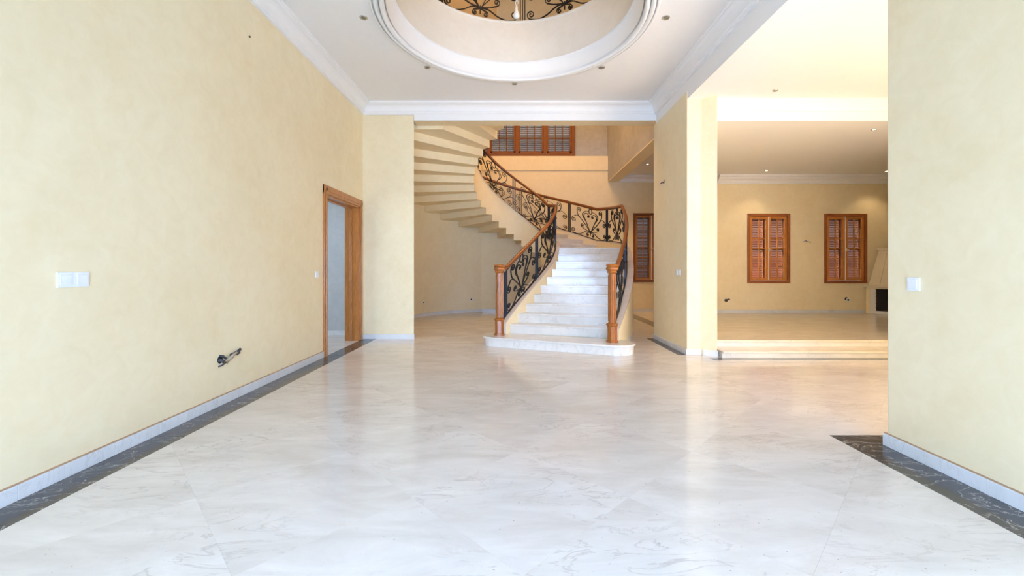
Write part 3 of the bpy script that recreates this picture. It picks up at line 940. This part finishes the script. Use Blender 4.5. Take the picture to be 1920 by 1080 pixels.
def bar_on(path, sc, pts, name, parent, mat, half=.0056, deep=.010):
    """sweep a flat bar along 2d points laid onto the path"""
    m = len(pts); rr = []
    for i in range(m):
        a = pts[max(0, i - 1)]; b = pts[min(m - 1, i + 1)]
        dx, dy = b[0] - a[0], b[1] - a[1]; L = math.hypot(dx, dy) or 1
        nx, ny = -dy / L * half, dx / L * half
        ring = []
        for sx, sd in ((1, 1), (-1, 1), (-1, -1), (1, -1)):
            p, tg = path.at(sc + pts[i][0] + sx * nx)
            nn = Vector((-tg.y, tg.x, 0))
            q = p + nn * (deep * sd); ring.append((q.x, q.y, p.z + pts[i][1] + sx * ny))
        rr.append(ring)
    return MB().rings(rr).build(name, mat, parent)

PH = 0.74
def railing(root, path, joints, rail_fn=None, mat_bar='iron_blue', rail=True, rail_r=.034, skip_first=0.0):
    # base bar of each panel carries its ornaments
    for i in range(len(joints) - 1):
        a, b = joints[i] + .035, joints[i + 1] - .035
        n = max(6, int((b - a) / .08)); mid = (a + b) / 2
        pan = bar_on(path, mid, [(-(b - a) / 2 + (b - a) * k / n, .012) for k in range(n + 1)], 'iron_panel', root, 'iron', .008, .012)
        for nm, pts in motif(b - a - .01, PH):
            bar_on(path, mid, pts, nm, pan, 'iron')
        bar_on(path, mid, [(-(b - a) / 2 + (b - a) * k / n, PH - .004) for k in range(n + 1)], 'top_bar', pan, 'iron', .006, .014)
    for j in joints:
        for d in (-.032, 0, .032):
            bar_on(path, j, [(d, 0.0), (d, PH * .5), (d, PH)], 'post_bar', root, mat_bar, .0065, .012)
    if rail:
        n = int(path.L / .05); rr = []
        for i in range(n + 1):
            s = path.L * i / n
            p, tg = path.at(s); nn = Vector((-tg.y, tg.x, 0)); z = rail_fn(s, p.z)
            ring = []
            for (u, v) in ((-.030, -.012), (-.034, .010), (-.026, .030), (-.012, .038), (.012, .038), (.026, .030), (.034, .010), (.030, -.012), (.016, -.024), (-.016, -.024)):
                q = p + nn * u; ring.append((q.x, q.y, z + v))
            rr.append(ring)
        smooth_by_angle(MB().rings(rr).build('handrail', 'wood', root), .9)

def newel(x, y, z0, root):
    def oct(prof, name, n, sm=False):
        return MB().lathe(prof, (x, y, z0), n, a0=PI / 8).build(name, 'wood_newel', nw, sm)
    nw = MB().lathe([(.056, .27), (.052, .285), (.052, .97), (.056, .985)], (x, y, z0), 12, a0=PI / 12).build('newel_post', 'wood_newel', root)
    for k in range(12):                       # reeds on the shaft
        a = 2 * PI * k / 12
        MB().tube([(x + .053 * math.cos(a), y + .053 * math.sin(a), z0 + .30), (x + .053 * math.cos(a), y + .053 * math.sin(a), z0 + .955)], .007, 6).build('reed', 'wood_newel', nw)
    oct([(.088, 0.0), (.088, .022), (.074, .032), (.074, .225), (.080, .235)], 'newel_base', 8)
    smooth_by_angle(MB().lathe([(.060, .232), (.082, .238), (.088, .250), (.080, .262), (.060, .272)], (x, y, z0), 20).build('base_ring', 'wood_newel', nw), .8)
    smooth_by_angle(MB().lathe([(.052, .975), (.066, .985), (.072, .998), (.066, 1.010), (.070, 1.018), (.084, 1.030), (.088, 1.048), (.084, 1.064), (.074, 1.072), (.080, 1.082), (.088, 1.094), (.082, 1.106), (.045, 1.112), (.005, 1.114)], (x, y, z0), 24).build('newel_cap', 'wood_newel', nw), .8)
    return nw

def stair_path(pf, k0, k1, n=260):
    return Path([(pf(k0 + (k1 - k0) * i / n).x, pf(k0 + (k1 - k0) * i / n).y, base_z(k0 + (k1 - k0) * i / n)) for i in range(n + 1)])

def rail_profile(z_newel):
    def fn(s, zb):
        line = zb + PH + .022
        lo = z_newel
        d = line - lo
        return lo + 0.5 * (d + math.sqrt(d * d + .0016)) if s < 1.2 else line
    return fn

inner = empty('stair_railing', (-0.24, 6.69, H), 'inner scrolled iron stair railing with brown handrail winding up beside the stairwell', 'railing')
pin = stair_path(p_in, 1.0, NST + .9)
j = [0.20]
while j[-1] + 1.02 < pin.L - .05: j.append(j[-1] + 1.02)
railing(inner, pin, j, rail_fn=rail_profile(1.185))
newel(-0.24, 6.69, H, inner)

outer = empty('stair_railing', (1.39, 6.05, H), 'outer scrolled iron stair railing against the orange back wall', 'railing')
pout = stair_path(p_orail, 1.0, 22.5)
j = [0.18, 1.36, 2.54]
while j[-1] + 1.40 < pout.L: j.append(j[-1] + 1.40)
railing(outer, pout, j, rail_fn=rail_profile(1.185))
newel(1.39, 6.05, H, outer)

# gallery railing round the ceiling opening
gal = empty('gallery_railing', (0, 4.73, 4.73), 'dark scrolled iron railing round the opening above the hall ceiling', 'railing')
GR = DR + .05; off = math.radians(90 - 4.8)
gp = Path([(DC.x + GR * math.cos(off + 2 * PI * i / 240), DC.y + GR * math.sin(off + 2 * PI * i / 240), 4.735) for i in range(241)])
railing(gal, gp, [gp.L * i / 7 for i in range(8)][:8], rail_fn=lambda s, z: z + PH + .022, mat_bar='iron')

# ------------------------------------------------------------------ gallery storey above
w = MB(); w.box(XL - .2, YB - .2, ZUP, XL, 7.44, ZTOP); w.box(2.75, YB - .2, ZUP, 2.9, 7.44, ZTOP); w.box(XL, YB - .2, ZUP, 2.75, YB, ZTOP)
w.box(XL, YP, ZUP, -1.75, 7.44, ZTOP); w.box(-0.3, YP, ZUP, 2.75, 7.44, ZTOP); w.box(-1.75, YP, 6.6, -0.3, 7.44, ZTOP)
structure(w.build('wall_gallery', 'wall'), 'warm orange walls of the gallery storey above', 'wall')
structure(B(XL - .2, YB - .2, ZTOP, 2.9, YP, ZTOP + .1).build('ceiling_gallery', 'ceiling'), 'ceiling of the gallery storey above', 'ceiling')

# hanging chain with lamp holder in the round opening
ch = empty('pendant_chain', (0.02, 4.73, 3.99), 'bare hanging chain with a pale lamp holder in the round opening', 'pendant lamp')
z = 4.16; k = 0
while z < ZTOP:
    pts = []
    for i in range(12):
        a = 2 * PI * i / 12
        u, v = .016 * math.cos(a), .030 * math.sin(a)
        pts.append((0.022 + (u if k % 2 == 0 else 0), 4.73 + (u if k % 2 else 0), z + v))
    MB().tube(pts, .0045, 5, True).build('chain_link', 'lamp_cream', ch); z += .048; k += 1
smooth_by_angle(MB().lathe([(.004, 0.0), (.020, .004), (.034, .022), (.036, .045), (.024, .072), (.016, .085), (.016, .13), (.008, .14), (.003, .16)], (0.02, 4.73, 3.985), 18).build('lamp_holder', 'lamp_cream', ch), .9)
MB().tube([(0.03, 4.73, 4.12), (0.055, 4.73, 4.22), (0.04, 4.73, 4.36), (0.06, 4.73, 4.52), (.04, 4.73, 4.8)], .004, 6).build('cable', 'seam', ch)

# ------------------------------------------------------------------ recessed spotlights
def spot(x, y, zc, label, lit, r=.042, group='recessed ceiling spotlights', watt=20):
    o = empty('ceiling_spotlight', (x, y, zc), label, 'spotlight', group)
    smooth_by_angle(MB().lathe([(r * .62, .002), (r * .66, -.004), (r, -.008), (r * 1.04, -.003), (r * 1.04, .002)], (x, y, zc), 20, caps=False).build('trim_ring', 'chrome', o), .8)
    MB().lathe([(.001, -.0035), (r * .55, -.0035), (r * .62, .001)], (x, y, zc), 16).build('lamp_face', 'lamp_on' if lit else 'lamp_off', o)
    if lit:
        l = bpy.data.lights.new('spot_lamp', 'SPOT'); l.energy = watt; l.color = (1.0, .78, .48); l.spot_size = 1.7; l.spot_blend = .6; l.shadow_soft_size = .03
        lo = bpy.data.objects.new('spot_lamp', l); lo.location = (x, y, zc - .02); COL.objects.link(lo)
        lo.parent = o; lo.matrix_parent_inverse = parent_inverse(o)
    return o
RS = 1.675
for ang, lab in ((0, 'unlit recessed spotlight between the ring moulding and the stair opening cornice'),
                 (46, 'unlit recessed spotlight at the ring moulding, second from the long yellow wall'),
                 (90, 'unlit recessed spotlight nearest the long yellow wall'),
                 (-46, 'unlit recessed spotlight at the ring moulding, second from the white side beam'),
                 (-90, 'unlit recessed spotlight nearest the white side beam')):
    a = math.radians(ang); spot(-RS * math.sin(a), 4.70 + RS * math.cos(a), ZC, lab, False)
spot(5.45, 6.42, 3.305, 'lit recessed spotlight just behind the cross beam of the raised room', True, .04)
spot(5.42, 9.13, 3.305, 'lit recessed spotlight above the shuttered window further from the fireplace', True, .04)
spot(8.07, 9.20, 3.305, 'lit recessed spotlight above the fireplace corner', True, .04)
spot(3.24, 10.35, 3.74, 'lit recessed spotlight in the passage ceiling behind the pillar', True, .04, watt=70)
spot(3.44, 5.60, ZS, 'small recessed spotlight in the overexposed side ceiling', False, .035)

# ------------------------------------------------------------------ switches, sockets, loose wires
def switch_x(X, side, y, z, gang, label, size=.082, wide=None, name='light_switch', cat='switch'):
    """plate on a wall of constant x, facing side (+1 = +x)"""
    o = empty(name, (X, y, z), label, cat)
    Wd = wide or size * (1.0 if gang == 1 else 1.9)
    def bx(x0, x1, y0, y1, z0, z1, nm, m='plastic', par=o, bv=.002):
        a, b = X + side * x0, X + side * x1
        return B(min(a, b), y0, z0, max(a, b), y1, z1).build(nm, m, par, bev=bv)
    bx(0, .009, y - Wd / 2, y + Wd / 2, z - size / 2, z + size / 2, 'plate', bv=.003)
    for g in range(gang):
        yc = y + (g - (gang - 1) / 2) * (Wd / max(1, gang))
        gw = Wd / gang * .68 / 2
        bx(.009, .013, yc - gw, yc + gw, z - size * .33, z + size * .33, 'rocker')
    return o
switch_x(XL, 1, 2.475, 1.134, 2, 'white double rocker switch on the long yellow wall', .088, .182)
switch_x(XL, 1, 5.525, 1.12, 1, 'small white single switch beside the wooden door frame', .085)
switch_x(XR, -1, 2.675, 1.10, 1, 'white square single switch on the plain wall end near the camera', .086)
switch_x(XP, -1, 6.17, 1.14, 2, 'white double switch on the shaded side of the yellow pillar', .085, .17)

def sock_y(x, Y, z, label, size=.075, ang=0.0, black=False):
    o = empty('wall_socket', (x, Y, z), label, 'socket')
    o.rotation_euler = (0, 0, ang)
    def L(px, py, pz): return (px, py, pz)
    a = MB().box(x - size / 2, Y - .008, z - size / 2, x + size / 2, Y + .002, z + size / 2).build('plate', 'plastic', None, bev=.003)
    b = MB().lathe([(.022, 0), (.022, .003)], (0, 0, 0), 16).mesh('well')
    wl = bpy.data.objects.new('socket_well', b); b.materials.append(M['black']); COL.objects.link(wl)
    rot = Matrix.Translation(Vector((x, Y, z))) @ Matrix.Rotation(ang, 4, 'Z') @ Matrix.Translation(-Vector((x, Y, z)))
    a.data.transform(rot)
    wl.data.transform(rot @ Matrix.Translation(Vector((x, Y - .0085, z))) @ Matrix.Rotation(PI / 2, 4, 'X'))
    for q in (a, wl): q.parent = o; q.matrix_parent_inverse = parent_inverse(o)
    return o
def round_spot(deg, z, label):
    a = math.radians(deg); x = C.x + (RW - .004) * math.cos(a); y = C.y + (RW - .004) * math.sin(a)
    sock_y(x, y, z, label, .075, a - PI / 2)
round_spot(116.5, .35, 'white socket low on the curved wall, nearer the staircase newel')
round_spot(150.5, .35, 'white socket low on the curved wall, nearer the pier')
sk = sock_y(7.585, YFAR, RAISE + .30, 'white socket low on the far wall below the window by the fireplace')
MB().lathe([(.004, 0), (.036, .0), (.036, .004), (.004, .004)], (0, 0, 0), 18).build('back_ring', 'black', None).parent = None
ring_o = bpy.data.objects['back_ring']; ring_o.data.transform(Matrix.Translation(Vector((7.545, YFAR - .001, RAISE + .325))) @ Matrix.Rotation(PI / 2, 4, 'X'))
ring_o.parent = sk; ring_o.matrix_parent_inverse = parent_inverse(sk)

def wires(name, loc, label, pieces, box=None):
    o = empty(name, loc, label, 'wires')
    for nm, mat, pts, r in pieces:
        MB().tube([(loc[0] + p[0], loc[1] + p[1], loc[2] + p[2]) for p in pts], r, 7).build(nm, mat, o, True)
    return o
wy, wz = 3.78, .40
cw = wires('broken_socket', (XL, wy, wz), 'torn-out socket hole with dark conduit and wires low on the yellow wall', [
    ('conduit', 'cable_black', [(-.03, -.085, -.01), (.012, -.085, .0), (.03, -.06, -.02)], .015),
    ('conduit', 'cable_black', [(-.01, -.075, .035), (.02, -.06, .03), (.03, -.03, .0)], .010),
    ('wire', 'cable_tan', [(-.01, -.03, -.04), (.03, .0, -.01), (.035, .05, .015), (.045, .09, .03)], .012),
    ('wire', 'cable_tan', [(-.01, .03, -.055), (.025, .02, -.02), (.03, .06, .0)], .010),
    ('wire', 'cable_black', [(.0, .06, .01), (.04, .10, .03), (.045, .14, .055)], .013),
    ('wire', 'cable_black', [(-.01, -.09, -.06), (.02, -.07, -.05), (.03, -.03, -.03)], .007),
    ('connector', 'cable_black', [(.035, .085, .02), (.045, .115, .035)], .020)])
MB().lathe([(.003, 0), (.032, .0), (.034, .004), (.028, .006), (.003, .005)], (0, 0, 0), 14).build('wall_hole', 'black', cw)
hole = [c for c in cw.children if c.name.startswith('wall_hole')][0]
hole.data.transform(Matrix.Translation(Vector((XL - .001, wy - .07, wz))) @ Matrix.Rotation(PI / 2, 4, 'Y'))
wires('loose_wires', (XP, 6.78, 2.56), 'loose wire ends sticking out of the shaded pillar side', [
    ('wire', 'plastic', [(.01, .10, -.02), (-.02, .06, -.01), (-.03, .02, .0)], .008),
    ('wire', 'cable_black', [(.01, -.02, .0), (-.03, .0, .01), (-.04, .03, .0)], .009),
    ('wire', 'cable_tan', [(.01, -.05, .01), (-.03, -.08, .02), (-.035, -.12, .03)], .007)])
wires('loose_wires', (6.66, YFAR, 1.80), 'loose dark wire ends between the two shuttered windows', [
    ('wire', 'cable_black', [(-.08, .01, .02), (-.05, -.03, .025), (-.02, -.03, .0)], .010),
    ('wire', 'cable_tan', [(.0, .01, .01), (.03, -.03, .0), (.06, -.03, -.02)], .009),
    ('wire', 'plastic', [(-.11, .005, .03), (-.09, -.01, .025), (-.06, -.02, .02)], .006)])
wires('bare_conduit', (4.815, YFAR, RAISE + .29), 'black bare conduit end low on the far wall beside the pillar', [
    ('conduit', 'cable_black', [(-.01, .01, .0), (-.01, -.03, .0)], .035),
    ('wire', 'cable_black', [(.0, -.02, .01), (.03, -.05, .03), (.055, -.05, .02)], .014)])
hk = wires('wall_hook', (XL, 4.12, 3.45), 'tiny dark screw high on the long yellow wall', [('shaft', 'black', [(-.01, 0, 0), (.012, 0, 0)], .009)])
hk['category'] = 'screw'

# ------------------------------------------------------------------ fireplace in the far corner
fp = empty('fireplace', (8.9, 9.3, RAISE), 'cream stone corner fireplace with tapered hood and black firebox', 'fireplace')
ang = math.radians(-55)
Rf = Matrix.Translation(Vector((7.97, YFAR - .03, RAISE))) @ Matrix.Rotation(ang, 4, 'Z')
def fpart(mb, name, mat, parent=None, bev=.004):
    mb.v = [tuple(Rf @ Vector(v)) for v in mb.v]
    return mb.build(name, mat, parent or fp, bev=bev)
# local: x along the slanting front, -y toward the room
fpart(MB().prism([(.0, 0), (.085, 0), (.085, .11)], 0, .56), 'side_pier', 'wall')
fpart(MB().prism([(.08, -.03), (.165, -.03), (.165, .20), (.08, .10)], 0, .56), 'jamb', 'skirt')
fpart(MB().box(1.25, -.03, 0, 1.45, .3, .56), 'jamb', 'skirt')
fpart(MB().box(.165, -.05, 0, 1.25, .2, .07), 'hearth', 'skirt')
fpart(MB().prism([(-.02, -.10), (1.55, -.10), (1.55, .6), (.45, .6), (-.02, -.02)], .60, .635), 'mantel_shelf', 'stone')
fpart(MB().prism([(.02, -.06), (1.50, -.06), (1.50, .55), (.42, .55), (.02, -.0)], .56, .60), 'mantel_bed', 'stone')
fpart(MB().box(.40, .44, .07, 1.25, .48, .56), 'firebox_back', 'black', bev=0)
fpart(MB().prism([(.166, .0), (.18, .0), (.42, .46), (.40, .48)], .07, .56), 'firebox_side', 'black', bev=0)
fpart(MB().box(1.235, .0, .07, 1.25, .46, .56), 'firebox_side', 'black', bev=0)
fpart(MB().prism([(.17, .0), (1.25, .0), (1.25, .46), (.40, .46)], .07, .085), 'firebox_floor', 'black', bev=0)
for z in range(6):
    fpart(MB().box(.150, -.042, .07 + z * .081, .185, .0, .145 + z * .081), 'jamb_stone', 'skirt', bev=.006)
rr = []
for i, (r, z) in enumerate(((.26, .085), (.25, .16), (.22, .24), (.16, .31), (.08, .35), (.01, .365))):
    rr.append([(.62 + r * math.cos(2 * PI * k / 18) * (1 + .12 * math.sin(3 * k + i)), .26 + .5 * r * math.sin(2 * PI * k / 18), z + .012 * math.sin(2 * k + i)) for k in range(18)])
fpart(MB().rings(rr), 'ash_heap', 'ash', bev=0)
lo = [(.05, -.02, .635), (1.40, -.02, .635), (1.40, .6, .635), (.45, .6, .635)]
hi = [(.20, .10, 1.42), (1.25, .10, 1.42), (1.25, .6, 1.42), (.47, .6, 1.42)]
hood = fpart(MB().hexa(lo, hi), 'hood', 'stone')
fpart(MB().prism([(.17, .06), (1.28, .06), (1.28, .6), (.46, .6)], 1.42, 1.47), 'hood_cap', 'stone')
def hoodpt(u, v):   # point on the sloping front
    x = .05 + .15 * v + u * (1.35 - .30 * v); return (x, -.02 + .12 * v, .635 + .785 * v)
def hoodbar(u0, v0, u1, v1, nm):
    a, b, c_, d_ = hoodpt(u0, v0), hoodpt(u1, v0), hoodpt(u1, v1), hoodpt(u0, v1)
    lo = [a, b, c_, d_]; hi = [(p[0], p[1] - .022, p[2] - .002) for p in lo]
    fpart(MB().hexa(lo, hi), nm, 'stone', hood, .003)
hoodbar(.10, .02, .15, .92, 'panel_moulding'); hoodbar(.85, .02, .90, .92, 'panel_moulding'); hoodbar(.10, .92, .90, .97, 'panel_moulding')
